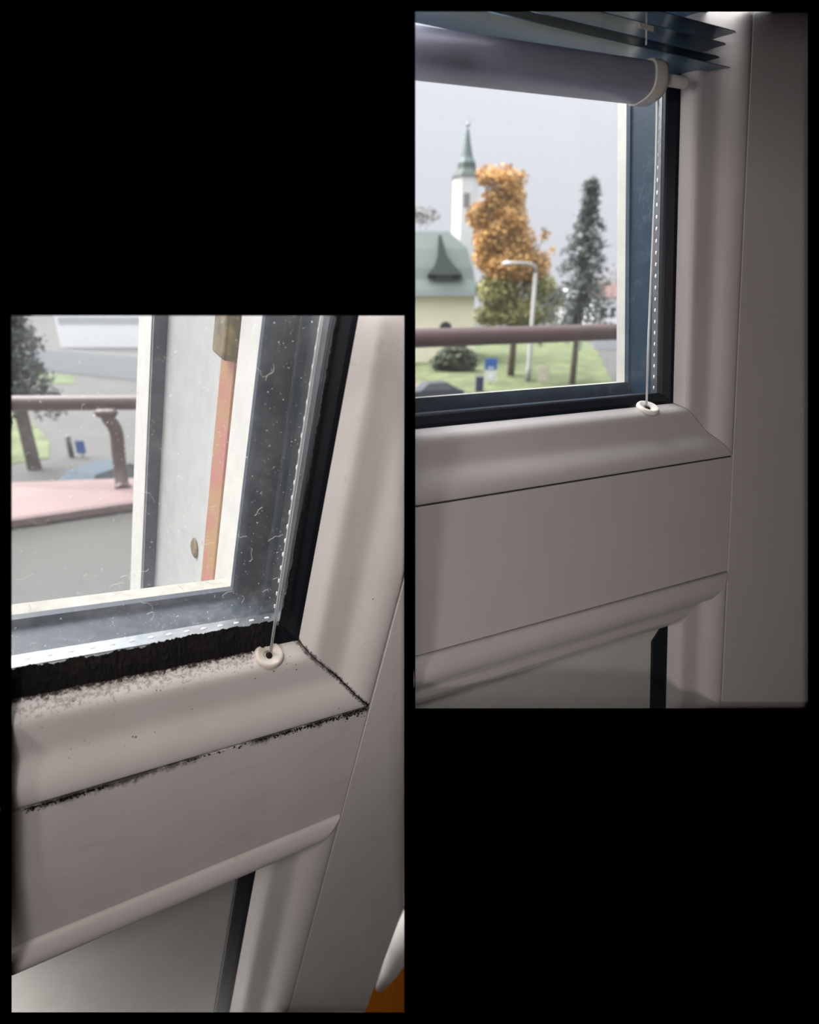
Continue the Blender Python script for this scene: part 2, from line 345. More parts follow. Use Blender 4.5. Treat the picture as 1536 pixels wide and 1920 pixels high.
def door(name, M, sgn, clean, LFT, TOP, BOT, RGT, rim, spc):
    cut = (M, sgn); pv = 'white_pvc_dimmed' if clean else None
    d = root(name, M, kind='structure')
    g = .006 if clean else .007
    def part(nm, bm, mat, par=d, smooth=False, angle=None, **kw): return link(nm, bm, mat, par, smooth, angle, cut, **kw)
    part('stile', box(bmesh.new(), (g, 0, BOT), (RGT, .9, TOP), .004), pv or 'pvc_soiled')
    part('middle_rail', box(bmesh.new(), (-LFT, 0, -1 + g), (-g * .5, .5, -g), .004), pv or 'pvc_rail_dirty')
    part('seam_backing', box(bmesh.new(), (-LFT, .03, -1.03), (.06, .29, .02)), 'seam_dark')
    part('seam_backing', box(bmesh.new(), (-.06, .03, BOT), (.06, .29, TOP)), 'seam_dark')
    m1 = bmesh.new(); loft(m1, [[(0, .02, 0), (0, .29, 0), (-.47, .29, .47), (-.47, .222, .47), (-.30, .115, .30), (-.2, .085, .2), (-.1, .02, .1)],
                                [(-.002, .02, -.002), (-.002, .29, -.002), (-.472, .29, .468), (-.472, .222, .468), (-.302, .115, .298), (-.202, .085, .198), (-.102, .02, .098)]])
    part('mitre_seal', m1, 'seam_dark')
    part('glazing_bead', bead_bm(UP, 'H', LFT), pv or 'pvc_ledge_dirty', smooth=True, angle=50)
    part('glazing_bead', bead_bm(UP, 'V', TOP), pv or 'pvc_side_dirty', smooth=True, angle=50)
    part('panel_bead', bead_bm(LOW, 'H', LFT, sg=-1), pv or 'pvc_soiled', smooth=True, angle=50)
    part('panel_bead', bead_bm(UP, 'V', BOT, sg=-1), pv or 'pvc_soiled', smooth=True, angle=50)
    gk = part('gasket', gasket_bm('H', LFT), 'black_rubber'); part('gasket', gasket_bm('V', TOP), 'black_rubber')
    part('gasket', gasket_bm('V', BOT, -1, wide=.60 if clean else .585, inner=.468), 'black_rubber')
    part('lower_panel', box(bmesh.new(), (-LFT, .262, BOT), (-.50, .6, -1.40)), 'panel_white')
    # insulating glass: two panes, perforated spacer bars
    (xr, xl), (z0, z1), yr = rim
    p = part('window_pane', sheet(-LFT, -.50, .50, TOP, .268), 'clean_glass' if clean else 'dusty_glass')
    part('window_pane', sheet(-LFT, -.50, .50, TOP, .557), 'clean_glass')
    bm = bmesh.new(); box(bm, (-.561, .285, .561), (-.53, spc[0], TOP))
    z = .60
    while z < min(TOP, 3.6):
        lathe(bm, [(0, -.009), (.006, -.006), (.008, 0), (.006, .006), (0, .009)], (-.562, .285 + (spc[0] - .285) * .5, z), 8, Matrix.Diagonal((.6, .9, 1.7)), 1); z += .086
    part('spacer_bar', bm, ['spacer_metal', 'spacer_dot'])
    bm = bmesh.new(); box(bm, (-LFT, .285, .53), (-.561, spc[1], .561)); x = -.62
    while x > -min(LFT, 3) and not clean:
        lathe(bm, [(0, -.009), (.006, -.006), (.008, 0), (.006, .006), (0, .009)], (x, .285 + (spc[1] - .285) * .55, .562), 8, Matrix(((0, 0, 1.7), (.9, 0, 0), (0, .6, 0))), 1); x -= .086
    part('spacer_bar', bm, ['spacer_metal', 'spacer_dot'])
    # outer seal and the white lip of the sash on the weather side
    sm = 'outer_seal' if clean else 'outer_seal_dusty'
    part('outer_seal', box(bmesh.new(), (-.559, spc[0], .45), (-.45, yr + .02, TOP)), sm)
    part('outer_seal', box(bmesh.new(), (xr - .01, yr - .02, .45), (-.45, yr + .02, TOP)), sm)
    part('outer_seal', box(bmesh.new(), (-LFT, spc[1], .45), (-.50, yr + .02, .559)), sm)
    part('outer_seal', box(bmesh.new(), (-LFT, yr - .02, .45), (xr, yr + .02, z0 + .01)), sm)
    bm = bmesh.new(); t = .012
    loft(bm, [[(xr + .03, yr - .012, z_), (xr, yr - .01, z_), (xr - .006, yr, z_), (xr - .010, xl, z_), (xr + .03, xl + .02, z_), (-.3, xl + .02, z_)] for z_ in (.30, TOP)])
    part('outer_lip', bm, 'rim_white')
    bm = bmesh.new()
    loft(bm, [[(x_, yr - .012, z0 - .03), (x_, yr - .01, z0), (x_, yr, z0 + .005), (x_, z1[0], z1[1]), (x_, z1[0] + .03, z1[1] - .02), (x_, z1[0] + .03, .3)] for x_ in (-LFT, xr + .02)])
    part('outer_lip', bm, 'rim_dusty_dimmed')  # dust tone, darkened further to offset the sun on the lip's top
    # sash body behind the beads
    part('sash_core', box(bmesh.new(), (-LFT, .30, -1.6), (0, .62, .44)), pv or 'pvc_soiled')
    part('sash_core', box(bmesh.new(), (-.44, .30, BOT), (.02, .62, TOP)), pv or 'pvc_soiled')
    return d, gk, cut
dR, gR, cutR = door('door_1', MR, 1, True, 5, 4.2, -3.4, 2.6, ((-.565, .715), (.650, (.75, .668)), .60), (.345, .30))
dL, gL, cutL = door('door_2', ML, -1, False, 2.25, 2.45, -6, 1.03, ((-.727, .90), (.588, (.71, .594)), .60), (.46, .365))
# black lining behind the beads so no daylight leaks through the joints is the sash core itself

# mould on the dirty door: crusts along the gasket (uncountable), a few crumbs on the ledge
def crust(bm, along, s0, s1, base, amp, w_in, thick, n):
    rows = []
    for i in range(n + 1):
        s = s0 + (s1 - s0) * i / n
        wid = base(s) + jag(s, amp); cols = []
        for j in range(9):
            t = j / 8; w_ = w_in(s) + (wid - w_in(s)) * t
            y = .203 + (w_ - .465) * .56 - thick * math.sin(math.pi * min(1, t * 1.02)) * (.5 + .9 * abs(noise.noise(Vector((s * 30, t * 5, 2))))) - .002
            y = min(y, .266)
            y -= .011 * abs(noise.noise(Vector((s * 34, w_ * 34, 4)))) + .006 * abs(noise.noise(Vector((s * 90, w_ * 90, 7))))
            cols.append(bm.verts.new((s, y, w_) if along == 'H' else (-w_, y, s)))
        rows.append(cols)
    for a, b_ in zip(rows, rows[1:]):
        for k in range(8): bm.faces.new((a[k], a[k + 1], b_[k + 1], b_[k]))
bm = bmesh.new()
crust(bm, 'H', -3.4, -.60, lambda s: .575 + (.012 if s > -1.2 else 0), .014, lambda s: .455 + jag(s + 9, .012), .016, 700)
link('mould_crust', bm, 'mould', dL, cut=cutL, kind='stuff')
bm = bmesh.new()
crust(bm, 'V', .50, 2.44, lambda s: .551 + max(0, .024 * (1.5 - s)), .006, lambda s: .535, .001, 520)
link('mould_crust', bm, 'mould', dL, cut=cutL, kind='stuff')
bm = bmesh.new(); rnd = random.Random(8)
def crumb(bm, p, r):
    ret = bmesh.ops.create_icosphere(bm, subdivisions=1, radius=r, matrix=Matrix.Translation(p) @ Matrix.Diagonal((rnd.uniform(.7, 1.6), .6, rnd.uniform(.5, 1.1), 1)))
    for v in ret['verts']: v.co += Vector((rnd.uniform(-1, 1), rnd.uniform(-1, 1), rnd.uniform(-1, 1))) * r * .3
for i in range(260):                                     # along the gasket foot
    x_ = -.66 - abs(rnd.gauss(0, 1)) * 1.2; w_ = .470 - abs(rnd.gauss(0, .018)); crumb(bm, (x_, .203 + (w_ - .465) * 1.6, w_), rnd.uniform(.0015, .0045))
link('dust_crumbs', bm, 'brown_dirt', dL, cut=cutL, kind='stuff'); bm = bmesh.new()
for i in range(70):                                      # along the mitre
    w_ = rnd.uniform(.30, .47); yy = .205 + (w_ - .468) * 1.1 if w_ > .39 else .12; yy = max(yy, .105)
    crumb(bm, (-w_ + rnd.gauss(0, .006), yy - .002, w_ + rnd.gauss(0, .004)), rnd.uniform(.003, .009))
for i in range(120):
    w_ = rnd.uniform(.02, .30); k = min(range(len(UP)), key=lambda q: abs(UP[q].x - w_)); crumb(bm, (-w_ + rnd.gauss(0, .004), UP[k].y - .001, w_ + rnd.gauss(0, .003)), rnd.uniform(.002, .005))
for i in range(110):                                     # scattered on the ledge and face
    w_ = rnd.choice((rnd.uniform(.40, .46), rnd.uniform(.05, .40))); k = min(range(len(UP)), key=lambda q: abs(UP[q].x - w_))
    crumb(bm, (-rnd.uniform(.5, 2.6), UP[k].y - .001, w_), rnd.uniform(.0012, .004))
link('dirt_crumbs', bm, 'mould', dL, cut=cutL, kind='stuff')
bm = bmesh.new()                                         # soot fringe under the seam
def fringe(x0_, x1_, n, depth):
    for i in range(n):
        x_ = rnd.uniform(x0_, x1_); crumb(bm, (x_, -.0008, -.006 - abs(rnd.gauss(0, depth))), rnd.uniform(.002, .006))
fringe(-1.78, -1.45, 170, .012); fringe(-.62, -.04, 260, .014); fringe(-1.1, -.6, 50, .006); fringe(-.16, -.02, 60, .03)
link('seam_soot', bm, 'mould', dL, cut=cutL, kind='stuff')
# dust fibres on the glass
bm = bmesh.new()
for i in range(46):
    x_ = -rnd.uniform(.62, 2.0); z_ = .58 + abs(rnd.gauss(0, .28)) if i % 2 else rnd.uniform(.6, 2.0); a = rnd.uniform(0, 6.28); pts = [Vector((x_, .2655, z_))]
    for k in range(rnd.randint(4, 9)):
        a += rnd.uniform(-.9, .9); pts.append(pts[-1] + Vector((math.cos(a), 0, math.sin(a))) * .010)
    tube(bm, pts, .0007, 4)
link('dust_fibres', bm, 'clean_plastic', dL, cut=cutL, kind='stuff')

# ------------------------------------------------------------------ cord holders and the blind
def button(M, cut, mat, x, z, r, tilt_y, parent=None, lift=.03, **kw):
    bm = bmesh.new()
    prof = [(r * .30, -.012), (r * .34, .004), (r * .48, .010), (r * .62, .012), (r * .78, .020), (r * .92, .018), (r, .006), (r, -.008), (r * .93, -.018), (0, -.018)]
    # disc axis = ledge normal (up and a little towards the room)
    ax = Vector((0, -math.sin(tilt_y), math.cos(tilt_y))); X = Vector((1, 0, 0)); Yv = ax.cross(X)
    MM = Matrix((X, Yv, ax)).transposed()
    c_ = Vector((x, .168, z)) + ax * lift
    lathe(bm, [(0, -.012)] + prof, c_, 32, MM)
    o = link('hold_down_button', bm, mat, parent, True, 60, cut, **kw)
    hb = lathe(bmesh.new(), [(0, .004), (r * .20, .004), (r * .26, -.004), (r * .29, -.012)], c_, 20, MM)
    link('button_hole', hb, 'seam_dark', o, True, None, cut)
    return o
cL = root('blind_cord', ML, label='clear blind cord held by a grimy beige button on the mouldy ledge', cat='blind cord')
button(ML, cutL, 'aged_plastic', -.655, .415, .080, math.radians(20), cL, lift=.032)
bm = bmesh.new(); tube(bm, [(-.645, .172, .43), (-.651, .178, 1.2), (-.660, .17, 2.3), (-.66, .17, 5)], .0042, 10); tube(bm, [(-.636, .172, .43), (-.640, .176, 1.2), (-.652, .168, 2.3), (-.652, .168, 5)], .0028, 8)
link('cord', bm, 'clear_cord', cL, True, None, cutL)

vb = root('venetian_blind', MR, label='raised grey-blue venetian blind above the clean glass with clear cord', cat='blind')
button(MR, cutR, 'clean_plastic', -.800, .425, .090, math.radians(30), vb, lift=.034)
bm = bmesh.new(); tube(bm, [(-.788, .175, .44), (-.786, .165, 1.0), (-.775, .13, 2.2), (-.79, .10, 3.4), (-.79, .10, 5)], .009, 10)
link('cord', bm, 'clear_cord', vb, True, None, cutR)
def rail_ring(x, zc, s=1.0, yc=.045):
    h, d_ = .108 * s, .125 * s; r = []
    for k in range(36):
        a = 2 * math.pi * k / 36; c, s_ = math.cos(a), math.sin(a)
        r.append((x, yc + d_ * math.copysign(abs(c) ** .75, c), zc + h * math.copysign(abs(s_) ** .75, s_)))
    return r
zr = lambda x: 2.625 + (x + .95) * .045
br = link('bottom_rail', loft(bmesh.new(), [rail_ring(x, zr(x)) for x in (-8, -5, -3, -2, -1.2, -.99)]), 'rail_paint', vb, True, 40, cutR)
bm = loft(bmesh.new(), [rail_ring(-1.02, zr(-.98), 1.02), rail_ring(-1.015, zr(-.98), 1.09), rail_ring(-.94, zr(-.9), 1.10), rail_ring(-.90, zr(-.9), 1.04), rail_ring(-.885, zr(-.9), .88)])
link('end_cap', bm, 'soft_cap', br, True, 50, cutR, label='milky white plastic end cap')
link('guide_pin', tube(bmesh.new(), [(-.90, -.02, 2.63), (-.70, -.02, 2.635), (-.675, -.02, 2.636)], [.036, .036, .026], 16), 'clean_plastic', br, True, 50, cutR, label='white guide pin')
def slat(zc, tilt, x1, yc=.05, wd=.21, curl=.030):
    rings = []; n = 14
    xs = [-8, -4, -2, -1.2, x1 - .10, x1 - .05, x1 - .02, x1]
    for x in xs:
        e = 1.0 if x < x1 - .08 else math.sqrt(max(.02, 1 - ((x - (x1 - .10)) / .102) ** 2)); top = []; bot = []
        for k in range(n + 1):
            u = (2 * k / n - 1) * e
            y = yc + wd * u * math.cos(tilt); z = zc + curl * (1 - u * u) + wd * u * math.sin(tilt)
            top.append((x, y, z + .0025)); bot.append((x, y, z - .0025))
        rings.append(top + bot[::-1])
    return loft(bmesh.new(), rings)
for zc, tl, x1 in ((2.765, .30, -.33), (2.80, .24, -.44), (2.885, .24, -.385), (2.975, .26, -.29), (3.13, .22, -.36), (3.28, .22, -.35)):
    link('slat', slat(zc, tl, x1), 'slat_paint', vb, True, 50, cutR)
for y_ in (-.15, .25): link('ladder_cord', tube(bmesh.new(), [(-1.18, y_, 2.72), (-1.18, y_, 5)], .006, 6), 'clean_plastic', vb, True, None, cutR)
bm = box(bmesh.new(), (-1.24, -.155, 2.80), (-1.12, -.148, 2.83), .002); link('cord_clip', bm, 'clean_plastic', vb)

# ------------------------------------------------------------------ fixed outer frame beyond the dirty pane
fr = root('window_1', ML, kind='structure')
ZB, ZT = -2.0, 4.0
def vert(pts): return loft(bmesh.new(), [[(x, y, z) for x, y in pts] for z in (ZB, ZT)])
cove = smooth_curve([(-.62, 1.25), (-.655, 1.27), (-.668, 1.36), (-.655, 1.55), (-.655, 1.85), (-.672, 2.15), (-.70, 2.40), (-.708, 2.56), (-.70, 2.62)], 4)
link('frame_profile', vert([(p.x, p.y) for p in cove] + [(-.4, 2.62), (-.4, 1.25)]), 'frame_grey_white', fr, True, 50)
link('gasket', vert([(-.60, 2.60), (-.812, 2.61), (-.812, 2.68), (-.60, 2.68)]), 'outer_seal_dusty', fr)
link('outer_strip', vert([(-.790, 2.62), (-.806, 2.60), (-.812, 2.64), (-.815, 3.10), (-.78, 3.16), (-.60, 3.16), (-.60, 2.66)]), 'rim_white', fr)
link('lock_strip', box(bmesh.new(), (-.690, 1.08, ZB), (-.55, 1.32, ZT), .006), 'passivated_zinc', fr, label='orange zinc-coated lock strip')
link('latch_plate', box(bmesh.new(), (-.775, 1.02, 1.80), (-.54, 1.24, 2.9), .02), 'latch_brass', fr, label='brown gold latch plate')
bm = bmesh.new(); lathe(bm, [(0, -.016), (.035, -.012), (.05, 0)], (-.664, 1.62, .26), 14, Matrix(((0, 0, 1), (1.6, 0, 0), (0, 1.5, 0))))
link('drain_hole', bm, 'latch_brass', fr)

# ------------------------------------------------------------------ outdoors
def wp(px, py, y):
    d = K @ pxc(px, py, 1.0); return EYE + d * (y / d.y)
def gp(px, y):                                             # ground point under a pixel column at world distance y
    p = wp(px, 700, y); return Vector((p.x, y, 0))
plain('asphalt', (0.071, 0.069, 0.065), .9, var=.06, scale=.4); plain('lawn', (0.092, 0.111, 0.047), .95, var=.35, scale=.5)
plain('far_lawn', (0.083, 0.106, 0.050), .95, var=.2, scale=.3); plain('pink_paving', (0.158, 0.121, 0.104), .9, var=.1, scale=.8)
plain('leaf_orange', (0.526, 0.310, 0.108), .8, var=.35, scale=.35); plain('leaf_yellowgreen', (0.274, 0.262, 0.101), .8, var=.35, scale=.4)
plain('leaf_conifer', (0.061, 0.073, 0.061), .8, var=.3, scale=.5); plain('leaf_dark', (0.095, 0.107, 0.071), .8, var=.3, scale=.8)
plain('bark', (0.140, 0.112, 0.091), .9, var=.2, scale=2); plain('cream_plaster', (0.851, 0.792, 0.613), .9, var=.03, scale=.3)
plain('white_plaster', (0.732, 0.732, 0.712), .9, var=.03, scale=.3); plain('green_roof', (0.086, 0.108, 0.098), .7, var=.08, scale=.4)
plain('spire_green', (0.108, 0.144, 0.133), .6, var=.08, scale=.5); plain('dark_window', (0.050, 0.054, 0.058), .4)
plain('railing_paint', (0.052, 0.026, 0.024), .42, 0, .4, .08, 14); plain('coping_red', (0.151, 0.093, 0.088), .5, 0, .4, .07, 9)
plain('parapet_plaster', (0.449, 0.449, 0.423), .9, var=.05, scale=3); plain('grey_metal', (0.297, 0.292, 0.281), .6, var=.04)
plain('sign_blue', (0.029, 0.098, 0.317), .5); plain('sign_white', (0.596, 0.596, 0.581), .5); plain('sign_cream', (0.503, 0.461, 0.377), .6)
plain('bin_navy', (0.025, 0.035, 0.071), .5); plain('car_dark', (0.054, 0.061, 0.072), .35, .2); plain('car_blue', (0.062, 0.081, 0.097), .8, 0, .1)
plain('red_roof', (0.157, 0.095, 0.084), .8); plain('haze_wall', (0.856, 0.856, 0.856), .9); plain('fence_grey', (0.475, 0.489, 0.496), .8); plain('bare_twig', (0.272, 0.253, 0.242), .9)

def poly(name, pts, z, mat, t=.04, **kw):
    bm = bmesh.new(); loft(bm, [[(p[0], p[1], z - t) for p in pts], [(p[0], p[1], z) for p in pts]]); return link(name, bm, mat, **kw)
poly('ground', [(-160, 1.5), (160, 1.5), (400, 400), (-400, 400)], 0, 'asphalt', .5, kind='structure')
G = lambda px, py: (lambda d: (EYE + d * (-7.0 / d.z)).to_2d())(K @ pxc(px, py, 1.0))
lw = poly('lawn', [G(740, 650), G(1090, 632), G(1118, 655), G(1150, 722), G(1120, 765), G(860, 735), G(770, 718)], .03, 'lawn', kind='structure')
poly('lawn', [G(1090, 604), G(1250, 604), G(1250, 617), G(1090, 617)], .03, 'far_lawn', kind='structure')
poly('paving', [G(680, 712), G(770, 717), G(860, 734), G(930, 760), G(680, 775)], .035, 'pink_paving', kind='structure')
poly('lawn', [G(-60, 745), G(20, 765), G(60, 790), G(93, 828), G(92, 860), G(15, 872), G(-60, 880)], .03, 'lawn', kind='structure')
poly('lawn', [G(70, 700), G(140, 705), G(140, 720), G(70, 722)], .03, 'far_lawn', kind='structure')

def leaves(bm, blobs, n, size, rnd, mi=0):
    tot = sum(b_[3] * b_[4] * b_[5] for b_ in blobs)
    for cx, cy, cz, rx, ry, rz in blobs:
        for i in range(max(8, int(n * rx * ry * rz / tot))):
            u = Vector((rnd.gauss(0, 1), rnd.gauss(0, 1), rnd.gauss(0, 1))).normalized() * (rnd.random() ** .45)
            p = Vector((cx + u.x * rx, cy + u.y * ry, cz + u.z * rz)); s = size * rnd.uniform(.5, 1.3)
            a = Vector((rnd.gauss(0, 1), rnd.gauss(0, 1), rnd.gauss(0, 1))).normalized() * s; b2 = a.orthogonal().normalized() * s * .7
            bm.faces.new([bm.verts.new(p + q) for q in (a, b2, -a, -b2)]).material_index = mi
def px_blob(px, py, rx, ry, y):                            # crown lobe given by its size at its true distance
    c = wp(px, py, y); s = (c - EYE).length / F * .95
    return (c.x, c.y, c.z, rx * s, max(rx, ry) * s * .8, ry * s)

def broadleaf(name, blobs, y, px, mats, trunk_r, n, size, seed, split, **kw):
    rnd = random.Random(seed); base = gp(px, y); t = root(name, base, **kw)
    B_ = [px_blob(*b_, y) for b_ in blobs]
    hi = [b_ for b_ in B_ if b_[2] > split]; lo = [b_ for b_ in B_ if b_[2] <= split]
    bm = bmesh.new(); leaves(bm, hi, n, size, rnd, 0)
    if lo: leaves(bm, lo, int(n * .6), size, rnd, 1)
    bmesh.ops.translate(bm, verts=bm.verts[:], vec=-base); link('foliage', bm, mats, t, recalc=False)
    bm = bmesh.new(); top = max(b_[2] for b_ in B_) * .85
    tube(bm, [(0, 0, 0), (.1, 0, top * .3), (-.1, 0, top * .6), (0, 0, top)], [trunk_r, trunk_r * .8, trunk_r * .5, .04], 8)
    for b_ in B_:
        q = Vector(b_[:3]) - base; tube(bm, [(0, 0, q.z * .55), q * .5 + Vector((0, 0, q.z * .3)), q], [trunk_r * .35, trunk_r * .2, .03], 5)
    link('trunk', bm, 'bark', t, True); return t
broadleaf('autumn_tree', [(915, 330, 22, 18), (948, 342, 26, 28), (968, 372, 18, 24), (978, 335, 12, 14), (925, 385, 26, 28), (900, 405, 26, 24), (955, 415, 34, 34), (925, 445, 38, 30), (975, 460, 30, 34),
    (910, 480, 24, 26), (955, 500, 50, 34), (1000, 500, 32, 30), (1012, 545, 32, 34), (1040, 560, 22, 18), (935, 545, 42, 34), (975, 585, 50, 30), (920, 590, 32, 22), (1020, 585, 28, 22), (1022, 440, 9, 12), (1035, 470, 8, 8)],
    56, 958, ['leaf_orange', 'leaf_yellowgreen'], .35, 15000, .17, 3, 8.0, label='tall autumn tree with orange leaves behind the street lamp', cat='tree')
def conifer(name, px, y, ytop, ybase_px, halfw, seed, gaps, leaf=.26, dens=3, **kw):
    rnd = random.Random(seed); base = gp(px, y); top = wp(px, ytop, y).z; low = wp(px, ybase_px, y).z; t = root(name, base, **kw)
    bm = bmesh.new(); W = halfw * (y + 2) / F
    n = 46
    for i in range(n):
        f = i / (n - 1); z = top - (top - low) * f; reach = W * (.10 + .95 * f ** .8) * rnd.uniform(.55, 1.15)
        if i in gaps: continue
        for k in range(4):
            a = rnd.uniform(0, 6.28); d_ = Vector((math.cos(a), math.sin(a), 0))
            for s in range(9):
                q = s / 8; p = Vector((0, 0, z)) + d_ * reach * q + Vector((0, 0, -.55 * reach * q * q + .12 * reach * q))
                for j in range(dens):
                    sz = leaf * rnd.uniform(.6, 1.3); o = Vector((rnd.gauss(0, .18), rnd.gauss(0, .18), rnd.gauss(-.12, .16)))
                    e1 = Vector((rnd.gauss(0, 1), rnd.gauss(0, 1), rnd.gauss(0, .6))).normalized() * sz; e2 = e1.orthogonal().normalized() * sz * .6
                    bm.faces.new([bm.verts.new(p + o + w_) for w_ in (e1, e2, -e1, -e2)])
    link('foliage', bm, 'leaf_conifer', t, recalc=False)
    link('trunk', tube(bmesh.new(), [(0, 0, 0), (0, 0, low), (0, 0, top)], [.28, .24, .03], 8), 'bark', t, True); return t
conifer('conifer_tree', 1075, 50, 338, 612, 66, 5, (3, 6, 9, 13, 15, 20, 26), .17, 5, label='dark green conifer right of the autumn tree beyond the railing', cat='tree')
conifer('conifer_tree', 22, 24, 400, 745, 70, 11, (30,), .11, 7, label='dark conifer at the far left edge beyond the dirty window', cat='tree')
broadleaf('bush', [(850, 672, 34, 24), (878, 676, 22, 20), (825, 680, 20, 16), (860, 655, 20, 12)], 60, 850, ['leaf_dark', 'leaf_dark'], .08, 2600, .2, 21, -1, label='dark rounded bush in front of the cream church wall', cat='bush')
broadleaf('bare_tree', [(800, 405, 26, 14), (785, 400, 20, 16)], 110, 795, ['bare_twig', 'bare_twig'], .2, 260, .3, 31, -1, label='faint leafless tree behind the green church roof', cat='tree')
broadleaf('bare_tree', [(1140, 520, 22, 18), (1160, 530, 20, 20), (1125, 545, 14, 14)], 160, 1142, ['bare_twig', 'bare_twig'], .2, 500, .35, 33, -1, label='faint leafless tree right of the conifer, above far houses', cat='tree')

# church
D = 68.0; S = lambda px: wp(px, 600, D).x
Z = lambda py: wp(800, py, D).z
ch = root('church', (0, D, 0), label='cream church with green roof and slim white spire tower', cat='church')
def rel(bm): bmesh.ops.translate(bm, verts=bm.verts[:], vec=(0, -D, 0)); return bm
xl, xr_, ze, zt = S(690), S(889), Z(553), Z(422)
link('wall', rel(box(bmesh.new(), (xl, D, 0), (xr_, D + 13, ze))), 'cream_plaster', ch)
o_ = .9; zr_ = ze - .35
bm = bmesh.new()                                            # bell-cast hipped roof
def hip(z, inset_x, inset_y, ov=0): return [(xl - ov, D - ov + inset_y, z), (xr_ + ov - inset_x, D - ov + inset_y, z), (xr_ + ov - inset_x, D + 13 + ov - inset_y, z), (xl - ov, D + 13 + ov - inset_y, z)]
loft(bm, [hip(ze - .1, 0, 0, o_), hip(ze + .5, .25, .5, o_), hip(ze + 1.6, .9, 1.7, o_), hip(Z(500), 1.1, 2.6, o_), hip(Z(460), 1.6, 4.6, o_), hip(zt, 3.6, 7.0, o_)])
link('roof', rel(bm), 'green_roof', ch)
link('dormer', rel(box(bmesh.new(), (S(818), D + .6, Z(546)), (S(848), D + 4, Z(512)), .1)), 'green_roof', ch)
link('dormer_window', rel(box(bmesh.new(), (S(822), D + .52, Z(540)), (S(844), D + .7, Z(519)))), 'dark_window', ch)
bm = bmesh.new(); loft(bm, [[(S(a), D + .2, Z(c_)), (S(b_), D + .2, Z(c_)), (S(b_), D + 6, Z(c_)), (S(a), D + 6, Z(c_))] for a, b_, c_ in ((800, 866, 515), (812, 852, 500), (818, 836, 480), (820, 825, 440))])
link('dormer_roof', rel(bm), 'green_roof', ch)
for px in (836,): 
    bm = box(bmesh.new(), (S(px) - .7, D - .06, Z(640)), (S(px) + .7, D + .1, Z(615))); bm2 = tube(bm, [(S(px), D - .06, Z(615)), (S(px), D + .1, Z(615))], .7, 16)
    link('window', rel(bm2), 'dark_window', ch)
D2 = 76.0; S2 = lambda px: wp(px, 350, D2).x; Z2_ = lambda py: wp(870, py, D2).z; cx = S2(874); hw = (S2(897) - S2(850)) / 2
oct_ = lambda z, r: [(cx + r * math.cos(math.pi / 8 + k * math.pi / 4) / math.cos(math.pi / 8), D2 + r * math.sin(math.pi / 8 + k * math.pi / 4) / math.cos(math.pi / 8), z) for k in range(8)]
link('tower', rel(loft(bmesh.new(), [oct_(0, hw), oct_(Z2_(333), hw)])), 'white_plaster', ch)
link('tower_window', rel(box(bmesh.new(), (cx - .35, D2 - hw - .05, Z2_(392)), (cx + .35, D2 - hw + .2, Z2_(366)))), 'bare_twig', ch)
link('tower_cap', rel(loft(bmesh.new(), [oct_(Z2_(334), hw * 1.12), oct_(Z2_(328), hw), oct_(Z2_(318), hw * .72), oct_(Z2_(306), hw * .66)])), 'green_roof', ch)
link('spire', rel(loft(bmesh.new(), [oct_(Z2_(307), hw * .68), oct_(Z2_(296), hw * .46), oct_(Z2_(270), hw * .26), oct_(Z2_(243), hw * .10)])), 'spire_green', ch)
bm = bmesh.new(); lathe(bm, [(0, 0), (.22, .15), (.30, .35), (.22, .55), (0, .7)], (cx, D2, Z2_(240)), 12); tube(bm, [(cx, D2, Z2_(245)), (cx, D2, Z2_(218))], .07, 6); tube(bm, [(cx - .4, D2, Z2_(226)), (cx + .4, D2, Z2_(226))], .07, 6)
link('cross', rel(bm), 'fence_grey', ch)

# street furniture
y = 52; b0 = gp(991, y); lp = root('street_lamp', b0, label='tall pale street lamp with bent arm before the autumn tree', cat='street lamp')
top = wp(990, 512, y).z; tip = wp(946, 494, y) - b0
link('pole', tube(bmesh.new(), [(0, 0, 0), (0, 0, 1.2), (0, 0, 1.3), (0, 0, top)], [.26, .26, .20, .17], 10), 'grey_metal', lp, True)
link('arm', tube(bmesh.new(), [(0, 0, top - .02), (-.08, 0, top + .5), (-.4, 0, tip.z - .1), (-.9, 0, tip.z), (tip.x + .6, 0, tip.z + .05)], [.17, .16, .15, .14, .13], 10), 'grey_metal', lp, True)
link('lamp_head', tube(bmesh.new(), [(tip.x + .7, 0, tip.z + .03), (tip.x + .2, 0, tip.z + .05), (tip.x - .2, 0, tip.z)], [.14, .2, .1], 10, flat=.6), 'sign_white', lp, True)
def post_sign(px, yd, py0, py1, w_, mats, split=None, **kw):
    b0 = gp(px, yd); r = root('road_sign', b0, **kw); z1, z0 = wp(px, py0, yd).z, wp(px, py1, yd).z
    link('post', tube(bmesh.new(), [(0, .06, 0), (0, .06, z1)], .04, 8), 'grey_metal', r, True)
    zs = z0 + (z1 - z0) * (split or 1)
    if split:
        link('plate', box(bmesh.new(), (-w_ / 2, -.03, zs), (w_ / 2, .02, z1), .01), mats[0], r, label='blue plate')
        link('plate', box(bmesh.new(), (-w_ / 2 * .95, -.03, z0), (w_ / 2 * .95, .02, zs - .02), .01), mats[1], r, label='white plate')
        link('symbol', box(bmesh.new(), (-.07, -.045, z0 + .3), (.07, -.031, zs - .35)), 'haze_wall', r)
        link('symbol', box(bmesh.new(), (-.25, -.045, zs + .12), (.25, -.031, zs + .25)), 'sign_white', r)
    else: link('plate', box(bmesh.new(), (-w_ / 2, -.03, z0), (w_ / 2, .02, z1), .04), mats[0], r)
    return r
post_sign(920, 50, 672, 715, 1.05, ['sign_blue', 'sign_white'], .5, label='blue and white road sign left of the street lamp', cat='sign')
post_sign(1019, 50, 687, 716, .85, ['sign_cream'], label='small cream board on the lawn right of the street lamp', cat='sign')
